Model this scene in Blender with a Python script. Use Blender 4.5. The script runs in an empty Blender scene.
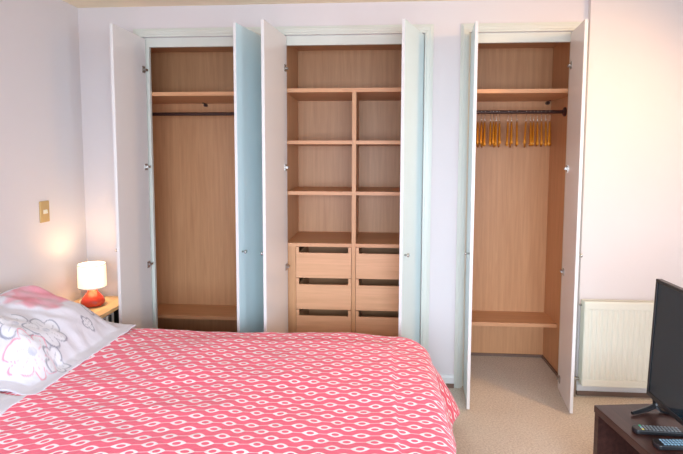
import bpy, bmesh, math, random
from mathutils import Vector, Matrix, noise
random.seed(4)
PI = math.pi
scene = bpy.context.scene
col = scene.collection

# ------------------------------------------------------------------ camera
F, PPX, PPY = 500.0, 341.5, 195.0
YAW, PITCH, ROLL = math.radians(4.1), math.radians(4.4), math.radians(0.15)
CAM = Vector((0.0, -3.38, 1.58))
_f = Vector((-math.sin(YAW)*math.cos(PITCH), math.cos(YAW)*math.cos(PITCH), -math.sin(PITCH)))
_r0 = Vector((math.cos(YAW), math.sin(YAW), 0)); _u0 = _r0.cross(_f)
_r = _r0*math.cos(ROLL) + _u0*math.sin(ROLL); _u = -_r0*math.sin(ROLL) + _u0*math.cos(ROLL)
cd = bpy.data.cameras.new('camera'); cam = bpy.data.objects.new('camera', cd); col.objects.link(cam)
m = Matrix.Identity(4)
for i in range(3):
    m[i][0], m[i][1], m[i][2], m[i][3] = _r[i], _u[i], -_f[i], CAM[i]
cam.matrix_world = m
cd.sensor_width = 36; cd.lens = 36*F/683; cd.shift_y = (PPY-227)/683; cd.clip_start = 0.02
scene.camera = cam

# ------------------------------------------------------------------ world, lights, exposure
scene.view_settings.view_transform = 'Standard'; scene.view_settings.look = 'None'
scene.view_settings.gamma = 1; scene.view_settings.use_curve_mapping = False
scene.view_settings.exposure = 0.08
w = bpy.data.worlds.new('world'); scene.world = w; w.use_nodes = True
w.node_tree.nodes['Background'].inputs[0].default_value = (0.62, 0.80, 1.0, 1)
w.node_tree.nodes['Background'].inputs[1].default_value = 1.0

WIN = (-1.10, 1.40, 0.70, 2.08)      # window in the wall behind the camera: x0 x1 z0 z1
YR = -4.70                          # that wall's room face
def area(name, loc, rot, sx, sy, color, watts, spread=180):
    l = bpy.data.lights.new(name, 'AREA'); l.shape = 'RECTANGLE'; l.size = sx; l.size_y = sy
    l.color = color; l.energy = watts; l.spread = math.radians(spread)
    o = bpy.data.objects.new(name, l); col.objects.link(o); o.location = loc; o.rotation_euler = rot
    return o
area('window_daylight', ((WIN[0]+WIN[1])/2, YR-0.16, (WIN[2]+WIN[3])/2), (PI/2-math.radians(31), 0, 0), WIN[1]-WIN[0], WIN[3]-WIN[2], (0.73, 0.85, 1.0), 112, 122)
WN2 = (-4.25, -2.95, 0.70, 2.08)     # second window, in the right-hand wall beside the camera: y0 y1 z0 z1
XR = 2.80
area('side_window_daylight', (XR+0.16, (WN2[0]+WN2[1])/2, (WN2[2]+WN2[3])/2), (PI/2-math.radians(14), 0, PI/2), WN2[1]-WN2[0], WN2[3]-WN2[2], (0.66, 0.85, 1.0), 62, 150)
sl = bpy.data.lights.new('ceiling_spotlight', 'SPOT'); sl.energy = 88; sl.color = (1.0, 0.54, 0.20)
sl.spot_size = math.radians(112); sl.spot_blend = 1.0; sl.shadow_soft_size = 0.12
so = bpy.data.objects.new('ceiling_spotlight', sl); col.objects.link(so); so.location = (2.1, -1.27, 2.46)
so.rotation_euler = (Vector((0.8, -0.15, 1.15)) - Vector(so.location)).to_track_quat('-Z', 'Y').to_euler()

# ------------------------------------------------------------------ materials
def newmat(name):
    mt = bpy.data.materials.new(name); mt.use_nodes = True
    return mt, mt.node_tree.nodes, mt.node_tree.links, mt.node_tree.nodes['Principled BSDF']
def srgb(r, g, b):
    f = lambda c: (c/255/12.92 if c/255 <= 0.04045 else ((c/255+0.055)/1.055)**2.4)
    return (f(r), f(g), f(b), 1)
def plain(name, c, rough=0.5, metal=0.0, var=0.04, scale=6, bump=0.0, bscale=200, coat=0.0, spec=0.5):
    mt, n, l, b = newmat(name)
    tc = n.new('ShaderNodeTexCoord')
    nz = n.new('ShaderNodeTexNoise'); nz.inputs['Scale'].default_value = scale; nz.inputs['Detail'].default_value = 4
    l.new(tc.outputs['Object'], nz.inputs['Vector'])
    mx = n.new('ShaderNodeMix'); mx.data_type = 'RGBA'
    mx.inputs[6].default_value = tuple(max(0, x*(1-var)) for x in c[:3])+(1,)
    mx.inputs[7].default_value = tuple(min(1, x*(1+var)) for x in c[:3])+(1,)
    l.new(nz.outputs['Fac'], mx.inputs[0]); l.new(mx.outputs[2], b.inputs['Base Color'])
    b.inputs['Roughness'].default_value = rough; b.inputs['Metallic'].default_value = metal
    b.inputs['Coat Weight'].default_value = coat; b.inputs['Specular IOR Level'].default_value = spec
    if bump:
        n2 = n.new('ShaderNodeTexNoise'); n2.inputs['Scale'].default_value = bscale; l.new(tc.outputs['Object'], n2.inputs['Vector'])
        bp = n.new('ShaderNodeBump'); bp.inputs['Strength'].default_value = bump; bp.inputs['Distance'].default_value = 0.002
        l.new(n2.outputs['Fac'], bp.inputs['Height']); l.new(bp.outputs['Normal'], b.inputs['Normal'])
    return mt
def wood(name, c1, c2, axis='Z', rough=0.45, fine=1.0):
    mt, n, l, b = newmat(name)
    tc = n.new('ShaderNodeTexCoord'); mp = n.new('ShaderNodeMapping')
    s = {'X': (1.2, 26, 26), 'Y': (26, 1.2, 26), 'Z': (26, 26, 1.2)}[axis]
    mp.inputs['Scale'].default_value = tuple(v*fine for v in s)
    l.new(tc.outputs['Object'], mp.inputs['Vector'])
    nz = n.new('ShaderNodeTexNoise'); nz.inputs['Scale'].default_value = 1.6; nz.inputs['Detail'].default_value = 6; nz.inputs['Distortion'].default_value = 0.6
    l.new(mp.outputs[0], nz.inputs['Vector'])
    mp2 = n.new('ShaderNodeMapping'); mp2.inputs['Scale'].default_value = {'X': (6, 230, 230), 'Y': (230, 6, 230), 'Z': (230, 230, 6)}[axis]
    l.new(tc.outputs['Object'], mp2.inputs['Vector'])
    n2 = n.new('ShaderNodeTexNoise'); n2.inputs['Scale'].default_value = 1.0; n2.inputs['Detail'].default_value = 2
    l.new(mp2.outputs[0], n2.inputs['Vector'])
    ad = n.new('ShaderNodeMath'); ad.operation = 'MULTIPLY_ADD'; ad.inputs[1].default_value = 0.45
    l.new(n2.outputs['Fac'], ad.inputs[0]); l.new(nz.outputs['Fac'], ad.inputs[2])
    rp = n.new('ShaderNodeValToRGB'); rp.color_ramp.elements[0].position = 0.50; rp.color_ramp.elements[1].position = 0.92
    rp.color_ramp.elements[0].color = c2; rp.color_ramp.elements[1].color = c1
    l.new(ad.outputs[0], rp.inputs[0]); l.new(rp.outputs[0], b.inputs['Base Color'])
    b.inputs['Roughness'].default_value = rough
    return mt
M = {}
M['wall'] = plain('wall_paint', (0.760, 0.708, 0.716), 0.85, var=0.012, scale=2, bump=0.15, bscale=160)
M['ceiling'] = plain('ceiling_paint', (0.93, 0.79, 0.58), 0.9, var=0.01)
M['trim'] = plain('trim_gloss_paint', (0.71, 0.73, 0.665), 0.35, var=0.01)
M['door_out'] = plain('door_outer_paint', (0.72, 0.855, 0.875), 0.38, var=0.01)
M['door_in'] = plain('door_inner_laminate', (0.82, 0.80, 0.795), 0.30, var=0.01)
M['base'] = plain('baseboard_paint', (0.80, 0.80, 0.80), 0.4, var=0.01)
M['brown'] = plain('brown_strip', srgb(120, 96, 82), 0.6)
W1, W2 = srgb(214, 161, 116), srgb(200, 146, 102)
M['woodZ'] = wood('beech_upright', W1, W2, 'Z')
M['woodX'] = wood('beech_shelf', W1, W2, 'X')
M['woodF'] = wood('beech_front', srgb(228, 174, 132), srgb(214, 160, 118), 'X')
M['edge'] = wood('beech_edge', srgb(222, 166, 122), srgb(205, 146, 104), 'X')
M['rail'] = plain('dark_rail', srgb(72, 50, 46), 0.35, metal=0.4)
M['chrome'] = plain('hinge_metal', (0.42, 0.40, 0.38), 0.3, metal=1.0)
M['knob'] = plain('knob_metal', (0.6, 0.58, 0.55), 0.25, metal=1.0)
M['amber'] = plain('amber_varnish', srgb(205, 130, 30), 0.35, var=0.15, scale=30)
M['hook'] = plain('hook_metal', (0.7, 0.68, 0.66), 0.25, metal=1.0)
M['rad'] = plain('radiator_enamel', (0.79, 0.79, 0.70), 0.35, var=0.01)
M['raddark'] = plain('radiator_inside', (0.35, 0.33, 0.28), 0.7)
M['espresso'] = wood('dark_veneer', srgb(74, 46, 40), srgb(48, 28, 25), 'Y', 0.32)
M['black'] = plain('black_plastic', (0.016, 0.016, 0.018), 0.35)
M['screen'] = plain('screen_glass', (0.012, 0.028, 0.040), 0.10, var=0.0, spec=0.4)
M['btn'] = plain('grey_buttons', (0.25, 0.27, 0.29), 0.5)
M['btnw'] = plain('pale_blue_buttons', (0.30, 0.50, 0.66), 0.5)
M['btng'] = plain('green_button', (0.05, 0.5, 0.25), 0.5)
M['btny'] = plain('yellow_button', (0.8, 0.7, 0.2), 0.5)
M['pine'] = wood('pale_oak', srgb(224, 192, 148), srgb(208, 172, 126), 'Y')
M['dark'] = plain('dark_interior', srgb(52, 46, 44), 0.7)
M['paper'] = plain('book_paper', (0.75, 0.75, 0.75), 0.7)
M['bookd'] = plain('book_dark', (0.05, 0.05, 0.06), 0.6)
M['bookp'] = plain('book_plum', (0.22, 0.10, 0.14), 0.6)
M['ceramic'] = plain('red_orange_ceramic', srgb(196, 58, 34), 0.16, var=0.03, coat=0.5)
M['brass'] = plain('brass_plate', srgb(206, 172, 116), 0.42, metal=0.3)
M['ivory'] = plain('ivory_rocker', (0.85, 0.80, 0.66), 0.4)
M['mattress'] = plain('mattress_ticking', (0.75, 0.74, 0.72), 0.9)
M['divan'] = plain('divan_fabric', (0.30, 0.28, 0.27), 0.9)
M['linen'] = plain('white_linen', (0.74, 0.73, 0.76), 0.9)
M['frame'] = plain('white_window_frame', (0.8, 0.8, 0.8), 0.4)

def carpet_mat():
    mt, n, l, b = newmat('carpet_wool')
    tc = n.new('ShaderNodeTexCoord')
    a = n.new('ShaderNodeTexNoise'); a.inputs['Scale'].default_value = 90; a.inputs['Detail'].default_value = 6; a.inputs['Roughness'].default_value = 0.8
    c = n.new('ShaderNodeTexNoise'); c.inputs['Scale'].default_value = 4; c.inputs['Detail'].default_value = 3
    for k in (a, c): l.new(tc.outputs['Object'], k.inputs['Vector'])
    rp = n.new('ShaderNodeValToRGB'); rp.color_ramp.elements[0].position = 0.33; rp.color_ramp.elements[1].position = 0.68
    rp.color_ramp.elements[0].color = srgb(194, 178, 164); rp.color_ramp.elements[1].color = srgb(246, 234, 218)
    l.new(a.outputs['Fac'], rp.inputs[0])
    gr = n.new('ShaderNodeMix'); gr.data_type = 'RGBA'; gr.blend_type = 'MULTIPLY'; gr.inputs[0].default_value = 0.12
    l.new(rp.outputs[0], gr.inputs[6]); l.new(c.outputs['Fac'], gr.inputs[7])
    l.new(gr.outputs[2], b.inputs['Base Color']); b.inputs['Roughness'].default_value = 0.95; b.inputs['Specular IOR Level'].default_value = 0.1
    bp = n.new('ShaderNodeBump'); bp.inputs['Strength'].default_value = 0.8; bp.inputs['Distance'].default_value = 0.006
    l.new(a.outputs['Fac'], bp.inputs['Height']); l.new(bp.outputs['Normal'], b.inputs['Normal'])
    return mt
M['carpet'] = carpet_mat()

class NX:                                    # tiny node-maths helper
    def __init__(s, n, l): s.n, s.l = n, l
    def op(s, o, *a, clamp=False):
        k = s.n.new('ShaderNodeMath'); k.operation = o; k.use_clamp = clamp
        for i, v in enumerate(a):
            if isinstance(v, (int, float)): k.inputs[i].default_value = v
            else: s.l.new(v, k.inputs[i])
        return k.outputs[0]
def step_soft(x, v, e, w):                   # 1 where v < e, soft over w
    return x.op('SUBTRACT', 1.0, x.op('DIVIDE', x.op('SUBTRACT', v, e-w), 2*w, clamp=True), clamp=True)
def spread_mat():
    mt, n, l, b = newmat('ogee_eye_bedspread')
    x = NX(n, l)
    uv = n.new('ShaderNodeUVMap'); uv.uv_map = 'cloth'
    nz = n.new('ShaderNodeTexNoise'); nz.inputs['Scale'].default_value = 3.2; nz.inputs['Detail'].default_value = 2
    l.new(uv.outputs[0], nz.inputs['Vector'])
    sp = n.new('ShaderNodeSeparateXYZ'); l.new(uv.outputs[0], sp.inputs[0])
    nc = n.new('ShaderNodeSeparateColor'); l.new(nz.outputs['Color'], nc.inputs[0])
    U = x.op('MULTIPLY_ADD', x.op('SUBTRACT', nc.outputs[0], 0.5), 0.05, sp.outputs[0])
    V = x.op('MULTIPLY_ADD', x.op('SUBTRACT', nc.outputs[1], 0.5), 0.05, sp.outputs[1])
    PU, PV = 0.088, 0.044
    vr = x.op('DIVIDE', V, PV); row = x.op('FLOOR', vr)
    fy = x.op('MULTIPLY', x.op('SUBTRACT', x.op('FRACT', vr), 0.5), PV)
    sh = x.op('MULTIPLY', x.op('FLOORED_MODULO', row, 2.0), 0.5)
    fx = x.op('MULTIPLY', x.op('SUBTRACT', x.op('FRACT', x.op('ADD', x.op('DIVIDE', U, PU), sh)), 0.5), PU)
    ax = x.op('ABSOLUTE', fx); ay = x.op('ABSOLUTE', fy)
    # almond outline tapering to a thin line that links the eyes of a row
    q = x.op('DIVIDE', ax, 0.0305)
    alm = x.op('MULTIPLY', x.op('SUBTRACT', 1.0, x.op('POWER', q, 1.55)), 0.0168)
    outer = step_soft(x, x.op('SUBTRACT', ay, alm), 0.0, 0.0008)
    inn = x.op('ADD', x.op('POWER', x.op('DIVIDE', ax, 0.0130), 2.0), x.op('POWER', x.op('DIVIDE', ay, 0.0084), 2.0))
    inner = step_soft(x, inn, 1.0, 0.12)
    eye = x.op('MULTIPLY', outer, x.op('SUBTRACT', 1.0, inner))
    line = x.op('MULTIPLY', step_soft(x, ay, 0.0020, 0.0008), x.op('GREATER_THAN', ax, 0.022))
    # ogee waves between the rows
    wv = x.op('MULTIPLY', x.op('COSINE', x.op('MULTIPLY', fx, 2*PI/PU)), 0.0035)
    wl = step_soft(x, x.op('ABSOLUTE', x.op('SUBTRACT', x.op('SUBTRACT', PV/2, ay), wv)), 0.0010, 0.0006)
    f1 = x.op('MAXIMUM', eye, x.op('MULTIPLY', line, 0.6))
    fac = x.op('MAXIMUM', f1, x.op('MULTIPLY', wl, 0.10))
    g = n.new('ShaderNodeTexNoise'); g.inputs['Scale'].default_value = 1.5; l.new(uv.outputs[0], g.inputs['Vector'])
    base = n.new('ShaderNodeMix'); base.data_type = 'RGBA'
    base.inputs[6].default_value = srgb(240, 78, 108); base.inputs[7].default_value = srgb(246, 92, 126)
    l.new(g.outputs['Fac'], base.inputs[0])
    mx = n.new('ShaderNodeMix'); mx.data_type = 'RGBA'; mx.inputs[7].default_value = srgb(253, 238, 243)
    l.new(fac, mx.inputs[0]); l.new(base.outputs[2], mx.inputs[6]); l.new(mx.outputs[2], b.inputs['Base Color'])
    b.inputs['Roughness'].default_value = 0.75; b.inputs['Sheen Weight'].default_value = 0.25
    wr = n.new('ShaderNodeTexNoise'); wr.inputs['Scale'].default_value = 11; wr.inputs['Detail'].default_value = 4; wr.inputs['Distortion'].default_value = 1.2
    l.new(uv.outputs[0], wr.inputs['Vector'])
    bp = n.new('ShaderNodeBump'); bp.inputs['Strength'].default_value = 0.5; bp.inputs['Distance'].default_value = 0.012
    l.new(wr.outputs['Fac'], bp.inputs['Height']); l.new(bp.outputs['Normal'], b.inputs['Normal'])
    return mt
M['spread'] = spread_mat()
def print_mat():
    mt, n, l, b = newmat('flower_print_cotton')
    at = n.new('ShaderNodeAttribute'); at.attribute_name = 'print'
    l.new(at.outputs['Color'], b.inputs['Base Color']); b.inputs['Roughness'].default_value = 0.85; b.inputs['Sheen Weight'].default_value = 0.2
    tc = n.new('ShaderNodeTexCoord')
    wr = n.new('ShaderNodeTexNoise'); wr.inputs['Scale'].default_value = 9; wr.inputs['Detail'].default_value = 4; wr.inputs['Distortion'].default_value = 1.0
    l.new(tc.outputs['Object'], wr.inputs['Vector'])
    bp = n.new('ShaderNodeBump'); bp.inputs['Strength'].default_value = 0.45; bp.inputs['Distance'].default_value = 0.015
    l.new(wr.outputs['Fac'], bp.inputs['Height']); l.new(bp.outputs['Normal'], b.inputs['Normal'])
    return mt
M['print'] = print_mat()
def shade_mat():
    mt, n, l, b = newmat('glowing_lampshade')
    b.inputs['Base Color'].default_value = (0.85, 0.78, 0.66, 1); b.inputs['Roughness'].default_value = 0.9
    b.inputs['Emission Color'].default_value = (1.0, 0.74, 0.42, 1); b.inputs['Emission Strength'].default_value = 1.15
    return mt
M['shade'] = shade_mat()

# ------------------------------------------------------------------ mesh helpers
class MB:
    def __init__(s): s.v, s.f, s.mi = [], [], []
    def add(s, vs, fs, mi=0):
        k = len(s.v); s.v += [tuple(p) for p in vs]
        for f in fs: s.f.append(tuple(i+k for i in f)); s.mi.append(mi)
        return s
    def box(s, x0, x1, y0, y1, z0, z1, mi=0):
        vs = [(x, y, z) for z in (z0, z1) for y in (y0, y1) for x in (x0, x1)]
        return s.add(vs, [(0,2,3,1),(4,5,7,6),(0,1,5,4),(2,6,7,3),(0,4,6,2),(1,3,7,5)], mi)
    def lathe(s, prof, c=(0,0,0), n=24, axis='Z', mi=0, caps=True):
        vs = []
        for r, h in prof:
            for i in range(n):
                a = 2*PI*i/n; p = (r*math.cos(a), r*math.sin(a), h)
                if axis == 'X': p = (p[2], p[0], p[1])
                if axis == 'Y': p = (p[1], p[2], p[0])
                vs.append((p[0]+c[0], p[1]+c[1], p[2]+c[2]))
        fs = []
        for j in range(len(prof)-1):
            for i in range(n):
                a, b2 = j*n+i, j*n+(i+1) % n
                fs.append((a, b2, b2+n, a+n))
        if caps:
            fs.append(tuple(range(n-1, -1, -1))); fs.append(tuple((len(prof)-1)*n+i for i in range(n)))
        return s.add(vs, fs, mi)
    def tube(s, pts, r, n=8, mi=0):
        P = [Vector(p) for p in pts]; vs, fs = [], []
        up = Vector((0.13, 0.31, 0.94))
        for i, p in enumerate(P):
            d = (P[min(i+1, len(P)-1)] - P[max(i-1, 0)]).normalized()
            a = d.cross(up).normalized(); b2 = d.cross(a)
            rr = r[i] if isinstance(r, (list, tuple)) else r
            for k in range(n):
                t = 2*PI*k/n; vs.append(p + a*(rr*math.cos(t)) + b2*(rr*math.sin(t)))
        for j in range(len(P)-1):
            for k in range(n):
                a, b2 = j*n+k, j*n+(k+1) % n
                fs.append((a, b2, b2+n, a+n))
        fs.append(tuple(range(n-1, -1, -1))); fs.append(tuple((len(P)-1)*n+k for k in range(n)))
        return s.add(vs, fs, mi)
    def prism(s, poly, d0, d1, axis='Y', mi=0):     # poly in the two other axes
        n = len(poly)
        def P(a, b2, d): return {'Y': (a, d, b2), 'X': (d, a, b2), 'Z': (a, b2, d)}[axis]
        vs = [P(a, b2, d0) for a, b2 in poly] + [P(a, b2, d1) for a, b2 in poly]
        fs = [tuple(range(n-1, -1, -1)), tuple(range(n, 2*n))] + [(i, (i+1) % n, n+(i+1) % n, n+i) for i in range(n)]
        return s.add(vs, fs, mi)
def obj(name, mb, mat, parent=None, origin=(0, 0, 0), bevel=0.0, smooth=False, loc=None, rotz=0, segs=2):
    me = bpy.data.meshes.new(name)
    o0 = Vector(origin)
    me.from_pydata([tuple(Vector(v)-o0) for v in mb.v], [], mb.f)
    mats = mat if isinstance(mat, (list, tuple)) else [mat]
    for k in mats: me.materials.append(M[k])
    if len(mats) > 1: me.polygons.foreach_set('material_index', mb.mi)
    bm = bmesh.new(); bm.from_mesh(me); bmesh.ops.recalc_face_normals(bm, faces=bm.faces); bm.to_mesh(me); bm.free()
    if smooth: me.polygons.foreach_set('use_smooth', [True]*len(me.polygons))
    o = bpy.data.objects.new(name, me); col.objects.link(o)
    if parent: o.parent = parent
    if loc is not None: o.location = loc
    elif parent is None: o.location = origin
    o.rotation_euler = (0, 0, rotz)
    if bevel:
        b = o.modifiers.new('bevel', 'BEVEL'); b.width = bevel; b.segments = segs; b.limit_method = 'ANGLE'
    return o
def tag(o, label, cat, group=None):
    o['label'] = label; o['category'] = cat
    if group: o['group'] = group
    return o
def thing(name, label, cat, loc=(0, 0, 0), rotz=0, group=None):
    o = bpy.data.objects.new(name, None); col.objects.link(o); o.empty_display_size = 0.1
    o.location = loc; o.rotation_euler = (0, 0, rotz)
    return tag(o, label, cat, group)
def struct(name, mb, mat, label, bevel=0.0):
    o = obj(name, mb, mat, bevel=bevel); o['kind'] = 'structure'; o['label'] = label
    return o

# ------------------------------------------------------------------ room shell
XL, ZC = -2.06, 2.592
OA = (-1.612, 0.304)       # joint opening of the left and middle wardrobes
OB = (0.590, 1.262)        # opening of the right wardrobe
ZO = 2.388                 # head of the openings
XS, DS = 1.335, 0.04       # the wall right of here steps forward by DS
YD = 0.62                  # rear of the wardrobe recess
struct('floor', MB().box(XL-0.1, XR+0.1, YR-0.1, YD+0.1, -0.1, 0), 'carpet', 'beige grey flecked fitted carpet')
struct('ceiling', MB().box(XL-0.1, XR+0.1, YR-0.1, YD+0.1, ZC, ZC+0.1), 'ceiling', 'cream painted ceiling')
struct('wall_left', MB().box(XL-0.1, XL, YR-0.1, YD+0.1, 0, ZC), 'wall', 'pinkish white wall behind the head of the bed')
wq = MB()
wq.box(XR, XR+0.1, YR-0.1, WN2[0], 0, ZC); wq.box(XR, XR+0.1, WN2[1], YD+0.1, 0, ZC)
wq.box(XR, XR+0.1, WN2[0], WN2[1], 0, WN2[2]); wq.box(XR, XR+0.1, WN2[0], WN2[1], WN2[3], ZC)
struct('wall_right', wq, 'wall', 'white wall behind the television end of the room')
wb = MB()
T = 0.02                   # wall skin in front of the carcasses
wb.box(XL, OA[0], 0, T, 0, ZC); wb.box(OA[0], OA[1], 0, T, ZO, ZC); wb.box(OA[1], OB[0], 0, T, 0, ZC)
wb.box(OB[0], OB[1], 0, T, ZO, ZC); wb.box(OB[1], XS, 0, T, 0, ZC)
wb.box(XL, XR, YD, YD+0.1, 0, ZC)
struct('wall_back', wb, 'wall', 'white wall with the built-in wardrobe openings')
struct('wall_back_right', MB().box(XS, XR, -DS, T, 0, ZC), 'wall', 'white wall behind the radiator')
wr = MB()
wr.box(XL, WIN[0], YR-0.1, YR, 0, ZC); wr.box(WIN[1], XR, YR-0.1, YR, 0, ZC)
wr.box(WIN[0], WIN[1], YR-0.1, YR, 0, WIN[2]); wr.box(WIN[0], WIN[1], YR-0.1, YR, WIN[3], ZC)
struct('wall_rear', wr, 'wall', 'wall with the window facing the wardrobes')
wf = MB(); fr = 0.05
wf.box(WIN[0], WIN[0]+fr, YR-0.08, YR-0.03, WIN[2], WIN[3]); wf.box(WIN[1]-fr, WIN[1], YR-0.08, YR-0.03, WIN[2], WIN[3])
wf.box(WIN[0]+fr, WIN[1]-fr, YR-0.08, YR-0.03, WIN[2], WIN[2]+fr); wf.box(WIN[0]+fr, WIN[1]-fr, YR-0.08, YR-0.03, WIN[3]-fr, WIN[3])
xm = (WIN[0]+WIN[1])/2; wf.box(xm-0.03, xm+0.03, YR-0.08, YR-0.03, WIN[2]+fr, WIN[3]-fr)
struct('window_1', wf, 'frame', 'white framed window opposite the wardrobes')

wf = MB()
wf.box(XR+0.03, XR+0.08, WN2[0], WN2[0]+fr, WN2[2], WN2[3]); wf.box(XR+0.03, XR+0.08, WN2[1]-fr, WN2[1], WN2[2], WN2[3])
wf.box(XR+0.03, XR+0.08, WN2[0]+fr, WN2[1]-fr, WN2[2], WN2[2]+fr); wf.box(XR+0.03, XR+0.08, WN2[0]+fr, WN2[1]-fr, WN2[3]-fr, WN2[3])
struct('window_2', wf, 'frame', 'white framed window in the right-hand wall')

# architraves: stepped moulding round each opening
def architrave(name, x0, x1, label):
    t = MB(); wd = 0.055
    for (a, b2, y) in ((0, wd, -0.012), (0.012, wd-0.010, -0.018), (0.030, wd-0.014, -0.022)):
        t.box(x0-b2, x0-a, y, 0, 0, ZO+a); t.box(x1+a, x1+b2, y, 0, 0, ZO+a)
        t.box(x0-b2, x1+b2, y, 0, ZO+a, ZO+b2)
    return struct(name, t, 'trim', label, bevel=0.002)
architrave('trim_1', OA[0], OA[1], 'pale painted moulding round the left and middle wardrobes')
architrave('trim_2', OB[0], OB[1], 'pale painted moulding round the right wardrobe')
def board(name, x0, x1, y, label):
    b2 = MB(); b2.prism([(y, 0.030), (y-0.016, 0.030), (y-0.016, 0.070), (y-0.008, 0.085), (y, 0.088)], x0, x1, 'X')
    o = struct(name, b2, 'base', label)
    s = obj('carpet_edge_strip', MB().box(x0, x1, y-0.022, y, 0.0, 0.030), 'brown', o)
    return o
board('baseboard_back_pillar', OA[1]+0.056, OB[0]-0.056, 0, 'white baseboard on the pillar between wardrobes')
board('baseboard_back_right', XS, XR, -DS, 'white baseboard with brown strip below the radiator')
board('baseboard_back_left', XL, OA[0]-0.056, 0, 'white baseboard beside the bedside table')
bl = MB().box(XL, XL+0.016, YR, -0.02, 0, 0.088); struct('baseboard_left', bl, 'base', 'white baseboard along the bed wall')

# ------------------------------------------------------------------ wardrobes
HZ = (2.165, 1.505, 0.825, 0.095)
PT = 0.016                                             # panel thickness
def make_door(root, ro, hx, side, width, deg, name='door', knobz=0.985, hinges=HZ):
    # side +1: hinged on its left (outer edge at +x when shut); -1: hinged on its right. local origin on the hinge line, outer face y=0
    z0, z1, th = 0.012, ZO-0.012, 0.019
    d = MB()
    x0, x1 = (0.0, width) if side > 0 else (-width, 0.0)
    vs = [(x, y, z) for z in (z0, z1) for y in (0, th) for x in (x0, x1)]
    d.add(vs, [(0,1,5,4)], 0)
    d.add(vs, [(0,2,3,1),(4,5,7,6),(2,6,7,3),(0,4,6,2),(1,3,7,5)], 1)
    bm_ = d
    o = obj(name, bm_, ['door_out', 'door_in'], root, loc=Vector((hx, 0.0, 0)) - Vector(ro), rotz=-side*math.radians(deg))
    bm = bmesh.new(); bm.from_mesh(o.data); bmesh.ops.remove_doubles(bm, verts=bm.verts, dist=1e-5); bmesh.ops.recalc_face_normals(bm, faces=bm.faces); bm.to_mesh(o.data); bm.free()
    b = o.modifiers.new('bevel', 'BEVEL'); b.width = 0.0015; b.segments = 2
    kx = side*(width-0.045)
    k = MB().lathe([(0.006, 0.0), (0.006, -0.014), (0.011, -0.018), (0.012, -0.025), (0.009, -0.029)], (kx, 0, knobz), 16, 'Y')
    obj('knob', k, 'knob', o, smooth=True)
    for hz in hinges:
        h = MB(); s = side
        h.box(*sorted((s*0.020, s*0.056)), th, th+0.004, hz-0.022, hz+0.022)          # cup plate on the door
        h.lathe([(0.017, th), (0.017, th+0.005)], (s*0.030, 0, hz), 14, 'Y')
        h.box(*sorted((s*0.002, s*0.034)), th+0.004, th+0.016, hz-0.007, hz+0.007)    # arm
        obj('hinge', h, 'chrome', o)
    return o
def carcass(root, ro, x0, x1, stile_l, stile_r):
    B = lambda n, b, mt, **k: obj(n, b, mt, root, ro, **k)
    B('back_panel', MB().box(x0, x1, 0.575, 0.590, 0, 2.42), 'woodZ')
    B('side_panel', MB().box(x0-PT, x0, 0.046, 0.590, 0, 2.42), 'woodZ')
    B('side_panel', MB().box(x1, x1+PT, 0.046, 0.590, 0, 2.42), 'woodZ')
    B('top_panel', MB().box(x0, x1, 0.046, 0.575, 2.404, 2.42), 'woodX')
    f = MB()                                           # painted face frame behind the doors
    f.box(stile_l[0], stile_l[1], 0.021, 0.045, 0, 2.42); f.box(stile_r[0], stile_r[1], 0.021, 0.045, 0, 2.42)
    f.box(stile_l[1], stile_r[0], 0.021, 0.045, 2.326, 2.42)
    B('face_frame', f, 'trim')
def shelf(root, ro, x0, x1, y0, y1, z, name='shelf', t=0.026):
    o = obj(name, MB().box(x0, x1, y0+0.003, y1, z, z+t), 'woodX', root, ro)
    obj('front_edging', MB().box(x0, x1, y0, y0+0.003, z, z+t), 'edge', o, ro)
    return o
def skirting(root, ro, x0, x1):
    obj('floor_strip', MB().box(x0, x1, 0.565, 0.575, 0.0, 0.020), 'brown', root, ro)
    obj('floor_strip', MB().box(x1-0.012, x1, 0.046, 0.565, 0.0, 0.020), 'brown', root, ro)
def rail(root, ro, x0, x1, z, y=0.28):
    o = obj('clothes_rail', MB().lathe([(0.0125, x0), (0.0125, x1)], (0, y, z), 16, 'X'), 'rail', root, ro, smooth=False)
    for xa, xb in ((x0, x0+0.016), (x1-0.016, x1)):
        s = MB().lathe([(0.032, xa), (0.032, (xa+xb)/2), (0.020, xb)] if xa == x0 else [(0.020, xa), (0.032, (xa+xb)/2), (0.032, xb)], (0, y, z), 20, 'X')
        obj('rail_socket', s, 'rail', o, ro)
def bracket(root, ro, x, z):
    b = MB().lathe([(0.013, 0.575), (0.013, 0.545), (0.009, 0.535)], (x, 0, z-0.014), 12, 'Y'); b.box(x-0.005, x+0.005, 0.50, 0.575, z-0.006, z)
    obj('shelf_support', b, 'rail', root, ro)

# left wardrobe
ro = (-1.25, 0.31, 0)
r = thing('wardrobe', 'left built-in wardrobe with one hanging rail and empty beech shelves', 'wardrobe', ro, group='built-in wardrobes along the back wall')
carcass(r, ro, -1.83, -0.716, (-1.66, -1.574), (-0.766, -0.710))
shelf(r, ro, -1.83, -0.716, 0.050, 0.575, 1.998); shelf(r, ro, -1.83, -0.716, 0.285, 0.575, 0.332)
rail(r, ro, -1.83, -0.716, 1.892); bracket(r, ro, -1.37, 1.998)
skirting(r, ro, -1.83, -0.716)
make_door(r, ro, OA[0]+0.004, 1, 0.405, 91.5)
make_door(r, ro, -0.766, -1, 0.390, 77.5)

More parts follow.
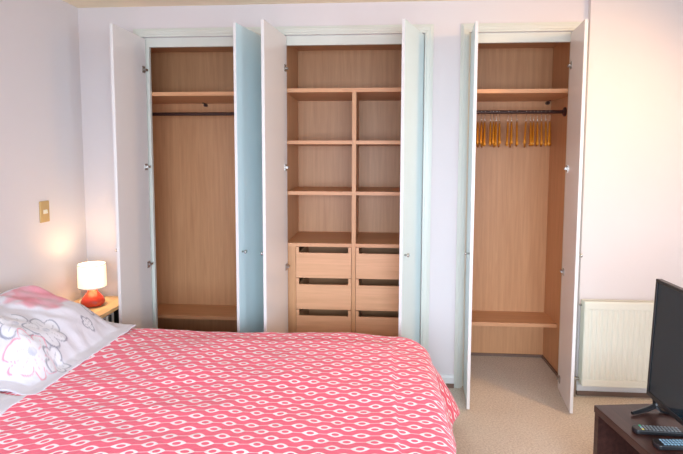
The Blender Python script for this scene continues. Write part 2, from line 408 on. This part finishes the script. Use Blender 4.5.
# middle wardrobe with drawers
ro = (-0.16, 0.31, 0)
r = thing('wardrobe', 'middle built-in wardrobe with pigeonhole shelves above two columns of drawers', 'wardrobe', ro, group='built-in wardrobes along the back wall')
X0, X1 = -0.628, 0.300
carcass(r, ro, X0, X1, (-0.708, -0.634), (0.286, 0.330))
shelf(r, ro, X0, X1, 0.035, 0.575, 2.015)
obj('partition', MB().box(-0.174, -0.146, 0.038, 0.575, 0.0, 2.015), 'woodZ', r, ro)
PX = ((X0, -0.174), (-0.146, X1))
for z in (1.664, 1.316, 0.955):
    for a, b2 in PX: shelf(r, ro, a, b2, 0.033, 0.575, z, t=0.024)
for a, b2 in ((X0, -0.564), (0.238, X1)):
    obj('filler_panel', MB().box(a, b2, 0.034, 0.052, 0, 0.955), 'woodZ', r, ro)
for a, b2 in ((-0.564, -0.174), (-0.146, 0.238)):
    obj('plinth', MB().box(a, b2, 0.036, 0.052, 0, 0.282), 'woodF', r, ro)
    for zt, zf, zb in ((0.952, 0.911, 0.735), (0.731, 0.687, 0.511), (0.507, 0.464, 0.286)):
        g = 0.0025; e = 0.020
        A, Bx = a+g, b2-g
        box = MB()
        box.box(A+0.014, A+0.026, 0.052, 0.50, zb+0.012, zf); box.box(Bx-0.026, Bx-0.014, 0.052, 0.50, zb+0.012, zf)
        box.box(A+0.026, Bx-0.026, 0.488, 0.50, zb+0.012, zf); box.box(A+0.026, Bx-0.026, 0.052, 0.488, zb+0.016, zb+0.024)
        d = obj('drawer', box, 'woodX', r, ro)
        fr_ = MB(); fr_.prism([(A, zb), (Bx, zb), (Bx, zt), (Bx-e, zt), (Bx-e, zf), (A+e, zf), (A+e, zt), (A, zt)], 0.034, 0.051, 'Y')
        obj('drawer_front', fr_, 'woodF', d, ro)
skirting(r, ro, X0, X1)
make_door(r, ro, -0.632, 1, 0.440, 97)
make_door(r, ro, OA[1]-0.004, -1, 0.430, 70)

# right wardrobe
ro = (0.95, 0.31, 0)
r = thing('wardrobe', 'right built-in wardrobe with amber hangers on its dark rail', 'wardrobe', ro, group='built-in wardrobes along the back wall')
X0, X1 = 0.53, 1.316
carcass(r, ro, X0, X1, (0.555, 0.620), (1.246, 1.300))
shelf(r, ro, X0, X1, 0.050, 0.575, 2.003); shelf(r, ro, X0, X1, 0.290, 0.575, 0.338)
rail(r, ro, X0, X1, 1.898); bracket(r, ro, 1.285, 2.003)
skirting(r, ro, X0, X1)
make_door(r, ro, OB[0]+0.010, 1, 0.328, 96)
make_door(r, ro, OB[1]-0.008, -1, 0.335, 82)

# ------------------------------------------------------------------ hangers
def hanger_meshes():
    hk = MB(); R_ = 0.0185
    pts = [(0, R_*math.sin(a), R_*math.cos(a)-0.0045) for a in [math.radians(k) for k in range(-80, 181, 20)]]
    pts = [(0, p[1], p[2]) for p in pts] + [(0, 0.004, -0.040), (0, 0, -0.050), (0, 0, -0.072)]
    hk.tube(pts, 0.0018, 6)
    bd = MB(); pr = []
    N = 9; up, lo = [], []
    for i in range(-N, N+1):
        t = i/N; y = t*0.195; z = -0.066 - 0.150*abs(t)**1.25 - 0.012*math.exp(-(t*4)**2)*0
        h = 0.030 - 0.006*abs(t)
        up.append((y, z)); lo.append((y, z-h))
    poly = up + lo[::-1]
    n = len(up); th = 0.0065
    vs = []; fs = []
    for k, (u_, l_) in enumerate(zip(up, lo)):
        th_ = th*(1.35 if abs(k-N) == N else 1.0)
        zc = (u_[1]+l_[1])/2
        for x_, q in ((-th_*0.55, u_), (th_*0.55, u_), (th_, (u_[0], zc)), (th_*0.55, l_), (-th_*0.55, l_), (-th_, (u_[0], zc))):
            vs.append((x_, q[0], q[1]))
    for k in range(n-1):
        for j in range(6):
            a = k*6+j; b2 = k*6+(j+1) % 6; fs.append((a, b2, b2+6, a+6))
    fs.append(tuple(range(5, -1, -1))); fs.append(tuple((n-1)*6+j for j in range(6)))
    bd.add(vs, fs)
    return hk, bd
bunches = (('left', (0.712, 0.738, 0.762, 0.800, 0.821, 0.842, 0.862)), ('middle', (0.925, 0.948, 0.983)),
           ('right', (1.050, 1.079, 1.103, 1.127, 1.153, 1.183, 1.211)))
ordn = ('first', 'second', 'third', 'fourth', 'fifth', 'sixth', 'seventh')
hk, bd = hanger_meshes(); first = None
for bn, xs in bunches:
    for i, x in enumerate(xs):
        lab = 'amber wooden hanger, %s from the left in the %s bunch on the rail' % (ordn[i], bn)
        ang = -math.atan2(x, 3.66) + math.radians(random.uniform(-1.6, 1.6))
        loc = (x, 0.28, 1.898)
        h = thing('coat_hanger', lab, 'hanger', loc, ang, 'amber hangers in the right wardrobe')
        h.rotation_euler = (random.uniform(-0.05, 0.05), random.uniform(-0.035, 0.035), ang)
        if first is None:
            a = obj('hook', hk, 'hook', h, smooth=True); b = obj('hanger_body', bd, 'amber', h, smooth=True)
            first = (a, b)
        else:
            for s in first:
                c = s.copy(); col.objects.link(c); c.parent = h

# ------------------------------------------------------------------ radiator
x0, x1, z0, z1, yb = 1.338, 2.20, 0.092, 0.648, -DS
R = thing('radiator', 'cream ribbed panel radiator on the wall behind the television', 'radiator', ((x0+x1)/2, yb-0.05, 0))
ro = R.location.copy()
yf = yb-0.084
prof = []; pitch = 0.0333; n = int(round((x1-x0-0.05)/pitch)); xx = x0+0.02
body = MB()
pts = [(x0+0.004, yf)]
for i in range(n):
    c = xx + (i+0.5)*pitch
    pts += [(c-0.011, yf), (c-0.006, yf+0.0055), (c+0.006, yf+0.0055), (c+0.011, yf)]
pts.append((x1-0.004, yf))
poly = pts + [(x1-0.004, yf+0.016), (x0+0.004, yf+0.016)]
body.prism(poly, z0+0.045, z1-0.045, 'Z')
body.box(x0+0.004, x1-0.004, yf, yf+0.016, z0, z0+0.045); body.box(x0+0.004, x1-0.004, yf, yf+0.016, z1-0.045, z1)
body.box(x0+0.02, x1-0.02, yb-0.045, yb-0.03, z0, z1-0.01)
obj('front_panel', body, 'rad', R, ro, bevel=0.002)
for a, b2 in ((x0, x0+0.004), (x1-0.004, x1)):
    obj('side_cover', MB().box(a, b2, yf+0.004, yb-0.022, z0+0.006, z1+0.004), 'rad', R, ro)
gr = MB(); k = int((x1-x0)/0.0125)
gr.box(x0+0.004, x1-0.004, yf+0.004, yf+0.012, z1, z1+0.006); gr.box(x0+0.004, x1-0.004, yb-0.034, yb-0.026, z1, z1+0.006)
for i in range(k):
    xa = x0+0.006+i*(x1-x0-0.012)/k; gr.box(xa, xa+0.005, yf+0.012, yb-0.034, z1, z1+0.005)
obj('top_grille', gr, 'rad', R, ro)
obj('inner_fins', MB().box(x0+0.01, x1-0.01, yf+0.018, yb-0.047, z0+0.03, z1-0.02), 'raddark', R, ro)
for z in (0.13, 0.56):
    for xa in (x0+0.01, x1-0.035): obj('wall_bracket', MB().box(xa, xa+0.025, yb-0.03, yb, z-0.03, z+0.03), 'rad', R, ro)
vl = MB().lathe([(0.011, x0-0.026), (0.011, x0)], (0, yf+0.05, z0+0.03), 12, 'X'); vl.lathe([(0.008, 0), (0.008, z0+0.04)], (x0-0.024, yf+0.05, 0), 12, 'Z')
obj('valve_pipe', vl, 'chrome', R, ro)
obj('bleed_cap', MB().lathe([(0.008, x0-0.012), (0.008, x0)], (0, yf+0.05, z1-0.03), 10, 'X'), 'chrome', R, ro)

# ------------------------------------------------------------------ bed
BX0, BX1, BY0, BY1, BZ = -2.02, 0.285, -2.22, -0.655, 0.602
ro = ((BX0+BX1)/2, (BY0+BY1)/2, 0)
B = thing('bed', 'double divan bed hidden under the pink patterned bedspread', 'bed', ro)
base = MB().box(BX0, BX1-0.02, BY0+0.02, BY1-0.02, 0.05, 0.33)
obj('divan_base', base, 'divan', B, ro, bevel=0.02, segs=3)
obj('mattress', MB().box(BX0, BX1-0.035, BY0+0.035, BY1-0.035, 0.33, 0.560), 'mattress', B, ro, bevel=0.05, segs=4)
for x in (BX0+0.1, BX1-0.15):
    for y in (BY0+0.12, BY1-0.12):
        obj('leg', MB().lathe([(0.022, 0), (0.028, 0.05)], (x, y, 0), 14), 'black', B, ro)

# bedspread: a sheet over the mattress, rounded edges, hanging sides, flared pointed corners
def fbm(x, y, s, o=0.0): return noise.noise(Vector((x*s, y*s, o)))
def make_spread():
    SX0 = -1.86; L = 0.36; Rr = 0.085
    # sheet coordinates: u from SX0 to BX1+L', v from BY0-L to BY1+L ; u,v measured along the cloth
    nu, nv = 210, 200
    u0, u1, v0, v1 = SX0, BX1-Rr+PI/2*Rr+L-0.03, BY0+Rr-PI/2*Rr-L+0.05, BY1-Rr+PI/2*Rr+L-0.03
    cx, cya, cyb = BX1-Rr, BY0+Rr, BY1-Rr         # where the cloth starts to bend
    verts, uvs, faces = [], [], []
    CR = 0.12                                    # plan rounding of the foot corners
    for i in range(nu+1):
        u = u0+(u1-u0)*i/nu
        for j in range(nv+1):
            v = v0+(v1-v0)*j/nv
            a = u-(cx-CR); b = (v-(cyb-CR)) if v > (cya+cyb)/2 else ((cya+CR)-v)
            sg = 1 if v > (cya+cyb)/2 else -1
            yb_ = (cyb-CR) if sg > 0 else (cya+CR)
            # distance beyond the rounded outline
            corner = 0.0
            if a > 0 and b > 0:
                rr = math.hypot(a, b); d = rr-CR; nx, ny = a/rr, b/rr
                px, py = cx-CR+nx*min(rr, CR), b*0+ny*min(rr, CR)
                corner = max(0.0, math.sin(2*math.atan2(b, a)))
            elif a > 0 or b > 0:
                if a > b: d = a-CR; nx, ny = 1.0, 0.0; px, py = cx-CR+min(a, CR), min(b, CR)
                else: d = b-CR; nx, ny = 0.0, 1.0; px, py = cx-CR+min(a, CR), min(b, CR)
            else: d = -1; nx = ny = 0; px, py = cx-CR+a, b
            out = dz = 0.0
            if d > 0:
                arc = PI/2*Rr
                if d < arc: t = d/Rr; out = Rr*math.sin(t); dz = Rr*(1-math.cos(t))
                else:
                    e = d-arc; fl = 0.10 + 0.55*corner**2 + (0.36*math.exp(min(0.0, b)/0.25)*(1-corner**2) if nx > ny and sg > 0 else 0.0)
                    wave = 0.018*math.sin(17*(u if ny > nx else v)+1.3)*min(1, e/0.15)*(1-corner)
                    out = Rr + e*math.sin(fl) + wave; dz = Rr + e*math.cos(fl)
            x = px+nx*out; y = yb_+sg*(py+ny*out)
            top = 0.045*math.exp(-((u+0.9)/0.9)**2) * 0.0
            z = BZ+0.012 + 0.012*fbm(u, v, 2.3) + 0.007*fbm(u, v, 6.0, 3.0) + 0.003*abs(fbm(u+0.3*v, v-0.2*u, 13.0, 7.0))
            if d < 0: z += 0.012*min(1.0, -d/0.4)
            z -= dz
            verts.append((x, y, max(z, 0.03))); q_ = max(0.0, -0.65-u); uvs.append((u, v + 0.36*q_**1.5*max(0.0, min(1.0, (-0.85-v)/0.5))))
    for i in range(nu):
        for j in range(nv):
            a = i*(nv+1)+j; faces.append((a, a+nv+1, a+nv+2, a+1))
    me = bpy.data.meshes.new('bedspread'); o0 = Vector((-0.8, -1.45, 0.6))
    me.from_pydata([tuple(Vector(p)-o0) for p in verts], [], faces)
    ul = me.uv_layers.new(name='cloth')
    for p in me.polygons:
        p.use_smooth = True
        for li in p.loop_indices: ul.data[li].uv = uvs[me.loops[li].vertex_index]
    me.materials.append(M['spread'])
    o = bpy.data.objects.new('bedspread', me); col.objects.link(o); o.location = o0
    s = o.modifiers.new('solid', 'SOLIDIFY'); s.thickness = 0.005; s.offset = -1
    return o
tag(make_spread(), 'coral pink bedspread printed with white eye rings over the bed', 'bedspread')

# ------------------------------------------------------------------ pillows
def flower_cols(p, feats, pink):
    base = Vector((0.70, 0.70, 0.785)); c = base.copy()
    n1 = 0.5+0.5*fbm(p[0], p[1], 5, 2.0)
    c = c.lerp(Vector((0.75, 0.72, 0.785)), n1)
    for (s, t, R0, k, rot, kind) in feats:
        dx, dy = p[0]-s, p[1]-t; r_ = math.hypot(dx, dy)
        if r_ > R0*1.3: continue
        th = math.atan2(dy, dx)+rot + 0.55*fbm(p[0], p[1], 14, s*9)
        ed = R0*(0.50+0.42*abs(math.cos(th*k/2))**0.7 + 0.10*fbm(math.cos(th)*1.5, math.sin(th)*1.5, 1.0, s*7+t))
        if r_ < ed: c = c.lerp(Vector((0.82, 0.82, 0.88)), 0.6)
        lw = 0.0058
        q = abs(r_-ed)
        lc = Vector((0.20, 0.21, 0.30)) if kind == 'g' else Vector((0.80, 0.22, 0.34))
        if q < lw and fbm(p[0], p[1], 9, s*3) > -0.28: c = c.lerp(lc, min(0.85, 1.15*(1-q/lw)))
        ptl = abs(math.sin(th*k/2))                        # veins
        if 0.25*R0 < r_ < 0.75*ed and ptl*r_ < 0.004: c = c.lerp(lc, 0.45)
        if r_ < R0*0.16: c = c.lerp(Vector((0.27, 0.30, 0.44)), 0.7*(0.5+0.5*fbm(p[0], p[1], 60)))
    for (s, t, rs, rt) in pink:
        e = ((p[0]-s)/rs)**2+((p[1]-t)/rt)**2 + 0.5*fbm(p[0], p[1], 9, 5) + 0.25*fbm(p[0], p[1], 25, 6)
        if e < 1:
            kx = min(1, (1-e)*3.0)*(0.72+0.35*fbm(p[0], p[1], 12, 9))
            c = c.lerp(Vector((0.80, 0.20, 0.27)), max(0, min(1, kx)))
    return c
def make_pillow(label, xf, xb, ya, yb_, zpk, feats, pink, skew=0.0, seed=0.0, res=(150, 190), jr=0.20):
    ns, nt = res; fl = 0.055
    W, Ln = xf-xb, ya-yb_
    top, bot, colr = [], [], []
    for i in range(ns+1):
        s = i/ns                                            # 0 front edge (foot side) .. 1 back edge (wall)
        for j in range(nt+1):
            t = j/nt                                        # 0 near end .. 1 far end
            ds = min(s, 1-s)*W; dt = min(t, 1-t)*Ln
            inn = max(0.0, min(1.0, (ds-fl)/0.16)); jnn = max(0.0, min(1.0, (dt-fl)/jr))
            puff = (math.sin(inn*PI/2)**0.8)*(math.sin(jnn*PI/2)**0.8)
            ramp = math.sin(min(1, s/0.80)*PI/2)**1.5        # leans up towards the wall
            endf = min(1.0, (dt+0.05)/0.25)**0.8
            z = 0.634 + (zpk-0.634)*(0.62*ramp*endf + 0.38*puff)
            if s > 0.80: z -= 0.30*(s-0.80)**1.2
            wr_ = 0.012*fbm(s*W, t*Ln, 7, seed)+0.006*fbm(s*W*1.0+t*0.4, t*Ln, 16, seed+4)
            z += wr_*(0.4+puff)
            x = xf - s*W + skew*(t-0.5) + 0.010*fbm(s, t*6, 2.0, seed+2)
            y = yb_ + t*Ln + 0.014*fbm(s*4, t, 2.0, seed+8)
            y += 0.0
            top.append((x, y, max(z, 0.635)))
            th = 0.008 + 0.16*puff*(0.55+0.45*ramp)
            bot.append((x, y, max(z-th, 0.627)))
            colr.append(flower_cols((s*W, t*Ln), feats, pink))
    N = (ns+1)*(nt+1); fs = []
    for i in range(ns):
        for j in range(nt):
            a = i*(nt+1)+j; b = a+nt+1
            fs.append((a, a+1, b+1, b)); fs.append((N+a, N+b, N+b+1, N+a+1))
    rim = [j for j in range(nt+1)] + [i*(nt+1)+nt for i in range(1, ns+1)] + [ns*(nt+1)+j for j in range(nt-1, -1, -1)] + [i*(nt+1) for i in range(ns-1, 0, -1)]
    for k in range(len(rim)):
        a, b = rim[k], rim[(k+1) % len(rim)]; fs.append((a, N+a, N+b, b))
    o0 = Vector(((xf+xb)/2, (ya+yb_)/2, 0.627))
    me = bpy.data.meshes.new('pillow'); me.from_pydata([tuple(Vector(p)-o0) for p in top+bot], [], fs)
    ca = me.color_attributes.new('print', 'FLOAT_COLOR', 'POINT')
    flat = []
    for c in colr+colr: flat += [c[0], c[1], c[2], 1.0]
    ca.data.foreach_set('color', flat)
    me.polygons.foreach_set('use_smooth', [True]*len(me.polygons)); me.materials.append(M['print'])
    bm = bmesh.new(); bm.from_mesh(me); bmesh.ops.recalc_face_normals(bm, faces=bm.faces); bm.to_mesh(me); bm.free()
    o = bpy.data.objects.new('pillow', me); col.objects.link(o); o.location = o0
    tag(o, label, 'pillow', 'pillows at the head of the bed')
    return o
make_pillow('pillow in a white flower-print case with a pink patch, beside the bedside table', -1.35, -2.03, -0.72, -1.55, 0.90,
            [(0.255, 0.245, 0.095, 5, 0.3, 'g'), (0.175, 0.325, 0.095, 5, 1.0, 'g'), (0.135, 0.165, 0.105, 6, 0.5, 'p'), (0.065, 0.235, 0.060, 5, 0.2, 'g'), (0.12, 0.56, 0.035, 4, 0.2, 'g'), (0.17, 0.66, 0.03, 3, 0.9, 'g')],
            [(0.37, 0.60, 0.150, 0.21)], skew=0.0, seed=1.0, jr=0.17)
make_pillow('nearer pillow cut off by the left edge of the photo', -1.375, -2.03, -1.565, -2.28, 0.85,
            [(0.20, 0.52, 0.14, 5, 0.1, 'g'), (0.40, 0.30, 0.13, 5, 0.6, 'p')], [], seed=5.0, res=(110, 120), jr=0.10)

# ------------------------------------------------------------------ bedside table, lamp, books
tx0, tx1, ty0, ty1, tz = -2.04, -1.690, -0.600, -0.06, 0.600
ro = ((tx0+tx1)/2, (ty0+ty1)/2, 0)
t = thing('bedside_table', 'pale wood bedside table with a dark open front under the lamp', 'table', ro)
obj('table_top', MB().box(tx0, tx1, ty0, ty1, tz-0.024, tz), 'pine', t, ro, bevel=0.003)
for a, b2 in ((ty0+0.01, ty0+0.026), (ty1-0.026, ty1-0.01)):
    obj('side_panel', MB().box(tx0+0.01, tx1-0.012, a, b2, 0, tz-0.024), 'dark', t, ro)
obj('back_panel', MB().box(tx0+0.01, tx0+0.02, ty0+0.026, ty1-0.026, 0, tz-0.024), 'dark', t, ro)
for z in (0.40, 0.20, 0.03): obj('shelf', MB().box(tx0+0.02, tx1-0.012, ty0+0.026, ty1-0.026, z-0.014, z), 'dark', t, ro)
bks = [(-0.455, 0.030, 0.162, 'paper', 'white-spined book on the top shelf of the bedside table, nearest the bed'),
       (-0.422, 0.022, 0.155, 'bookp', 'plum-spined book on the top shelf of the bedside table'),
       (-0.390, 0.026, 0.166, 'paper', 'white-spined book in the middle of the bedside table shelf'),
       (-0.355, 0.030, 0.158, 'bookd', 'black-spined book on the top shelf of the bedside table'),
       (-0.320, 0.022, 0.165, 'paper', 'white-spined book on the bedside shelf, nearest the wardrobe')]
for y, w_, h_, mt, lab in bks:
    o0 = (-1.776, y, 0.40)
    bk_ = thing('book', lab, 'book', o0, group='books in the bedside table')
    c = MB(); c.box(-0.09, 0.07, -w_/2, -w_/2+0.002, 0, h_); c.box(-0.09, 0.07, w_/2-0.002, w_/2, 0, h_); c.box(0.07, 0.073, -w_/2, w_/2, 0, h_)
    obj('cover', c, mt, bk_)
    obj('pages', MB().box(-0.086, 0.07, -w_/2+0.002, w_/2-0.002, 0.003, h_-0.003), 'paper', bk_)
LX, LY = -1.858, -0.282
lp = thing('table_lamp', 'lit table lamp with a red teardrop base and white drum shade', 'lamp', (LX, LY, tz))
prof = [(0.050, 0.0), (0.062, 0.003), (0.071, 0.012), (0.0745, 0.026), (0.072, 0.040), (0.063, 0.056), (0.050, 0.071), (0.038, 0.085), (0.029, 0.099), (0.0235, 0.113), (0.021, 0.128)]
obj('lamp_base', MB().lathe(prof, n=40), 'ceramic', lp, smooth=True)
obj('bulb_holder', MB().lathe([(0.014, 0.128), (0.014, 0.165), (0.018, 0.168), (0.018, 0.178)], n=20), 'ivory', lp)
sh = MB(); r0, r1, za, zb = 0.0855, 0.0845, 0.126, 0.276
sh.lathe([(r0, za), (r1, zb), (r1-0.002, zb), (r0-0.002, za), (r0, za)], n=48, caps=False)
s_ = obj('lamp_shade', sh, 'shade', lp, smooth=False)
for zz, rr in ((za+0.002, r0), (zb-0.002, r1)):
    rg = MB().lathe([(rr+0.0012, zz-0.003), (rr+0.0012, zz+0.003), (rr-0.004, zz+0.003), (rr-0.004, zz-0.003), (rr+0.0012, zz-0.003)], n=48, caps=False)
    obj('shade_ring', rg, 'linen', s_)
cr = MB(); cr.tube([(-0.05, 0, 0.006), (-0.09, 0.01, 0.0045), (-0.13, 0.06, 0.0045), (-0.16, 0.12, 0.0045)], 0.003, 6)
obj('lamp_cord', cr, 'ivory', lp)
pl = bpy.data.lights.new('lamp_bulb', 'POINT'); pl.energy = 2.4; pl.color = (1.0, 0.66, 0.36); pl.shadow_soft_size = 0.03
po = bpy.data.objects.new('lamp_bulb', pl); col.objects.link(po); po.location = (LX, LY, tz+0.215)

# ------------------------------------------------------------------ switch on the left wall
sw = thing('light_switch', 'brass light switch plate on the wall above the pillows', 'switch', (XL, -0.440, 1.235))
obj('plate', MB().box(0, 0.010, -0.043, 0.043, -0.066, 0.066), 'brass', sw, bevel=0.004)
obj('rocker', MB().prism([(0.010, -0.012), (0.016, -0.012), (0.012, 0.012), (0.010, 0.012)], -0.018, 0.018, 'Y'), 'ivory', sw)

# ------------------------------------------------------------------ television, its bench, remotes
ang = math.radians(7.5); CZ = 0.45
cb = thing('television_bench', 'dark brown open television bench on the carpet', 'bench', (0.997, -1.096, 0), ang)
cl, cw = 1.25, 0.46                       # local: +x away from bed, -y towards camera; origin at the far front corner
obj('bench_top', MB().box(0, cw, -cl, 0, CZ-0.032, CZ), 'espresso', cb, bevel=0.002)
for a, b2 in ((-0.032, -0.002), (-cl+0.002, -cl+0.032)):
    obj('side_panel', MB().box(0.004, cw-0.004, a, b2, 0, CZ-0.032), 'espresso', cb)
obj('centre_panel', MB().box(0.02, cw-0.02, -cl/2-0.012, -cl/2+0.012, 0.06, CZ-0.032), 'espresso', cb)
obj('bottom_panel', MB().box(0.006, cw-0.004, -cl+0.032, -0.032, 0.04, 0.06), 'espresso', cb)
obj('back_panel', MB().box(cw-0.02, cw-0.008, -cl+0.032, -0.032, 0.06, CZ-0.032), 'espresso', cb)
TVX, TY0, TY1, TZ0, TZ1 = 1.233, -1.085, -1.975, CZ+0.055, CZ+0.590
tv = thing('television', 'flat-screen television with a black frame facing the bed', 'television', (TVX, (TY0+TY1)/2, CZ))
ro = tv.location.copy(); tv.rotation_euler = (0, math.radians(1.8), 0)
b_ = 0.014
fr_ = MB()
fr_.box(TVX-0.006, TVX+0.02, TY1, TY0, TZ0, TZ0+0.020); fr_.box(TVX-0.006, TVX+0.02, TY1, TY0, TZ1-b_, TZ1)
fr_.box(TVX-0.006, TVX+0.02, TY1, TY1+b_, TZ0+0.020, TZ1-b_); fr_.box(TVX-0.006, TVX+0.02, TY0-b_, TY0, TZ0+0.020, TZ1-b_)
obj('bezel', fr_, 'black', tv, ro, bevel=0.002)
obj('screen', MB().box(TVX-0.002, TVX+0.018, TY1+b_, TY0-b_, TZ0+0.020, TZ1-b_), 'screen', tv, ro)
obj('rear_case', MB().box(TVX+0.02, TVX+0.055, TY1+0.05, TY0-0.05, TZ0+0.03, TZ1-0.10), 'black', tv, ro, bevel=0.012)
for yc, dy in ((TY0-0.05, -0.045), (TY1+0.05, 0.045)):
    ft = MB()
    for sx in (-1, 1):
        # leg as a tapering bar from under the screen to the toe
        ft.tube([(TVX+0.008, yc, TZ0+0.006), (TVX+0.010, yc+0.002, CZ+0.026), (TVX+sx*0.030, yc+dy*0.25, CZ+0.014), (TVX+sx*0.110, yc+dy, CZ+0.0075)], [0.013, 0.013, 0.012, 0.0075], 6)
    obj('foot', ft, 'black', tv, ro)
def remote(label, loc, rz, L_, W_, kind):
    q = thing('remote_control', label, 'remote', loc, rz, 'remote controls on the bench')
    b = MB(); n = 10
    poly = []
    for i in range(n+1):
        a = PI/2+PI*i/n; poly.append((0.016+0.016*math.cos(a)*1.0, W_/2*math.sin(a)))
    for i in range(n+1):
        a = -PI/2+PI*i/n; poly.append((L_-0.012+0.012*math.cos(a), W_/2*0.92*math.sin(a)))
    b.prism(poly, 0.001, 0.019, 'Z'); obj('case', b, 'black', q, bevel=0.004, segs=2)
    rows = 11
    for i in range(rows):
        for j in (-1, 0, 1):
            x = 0.030+i*(L_-0.05)/rows; y = j*W_*0.28
            c = MB().box(x, x+0.0075, y-0.0045, y+0.0045, 0.0188, 0.0215)
            mt = 'btn'
            if kind == 'b' and i < 8: mt = 'btnw'
            if kind == 'a' and i == 0: mt = ('btny', 'btnw', 'btng')[j+1]
            obj('button', c, mt, q)
    return q
remote('black remote control with grey buttons, nearer the television', (1.060, -1.312, CZ), math.radians(-3), 0.205, 0.048, 'a')
remote('black remote control with pale blue buttons at the bottom right corner', (1.088, -1.420, CZ), math.radians(2), 0.19, 0.052, 'b')
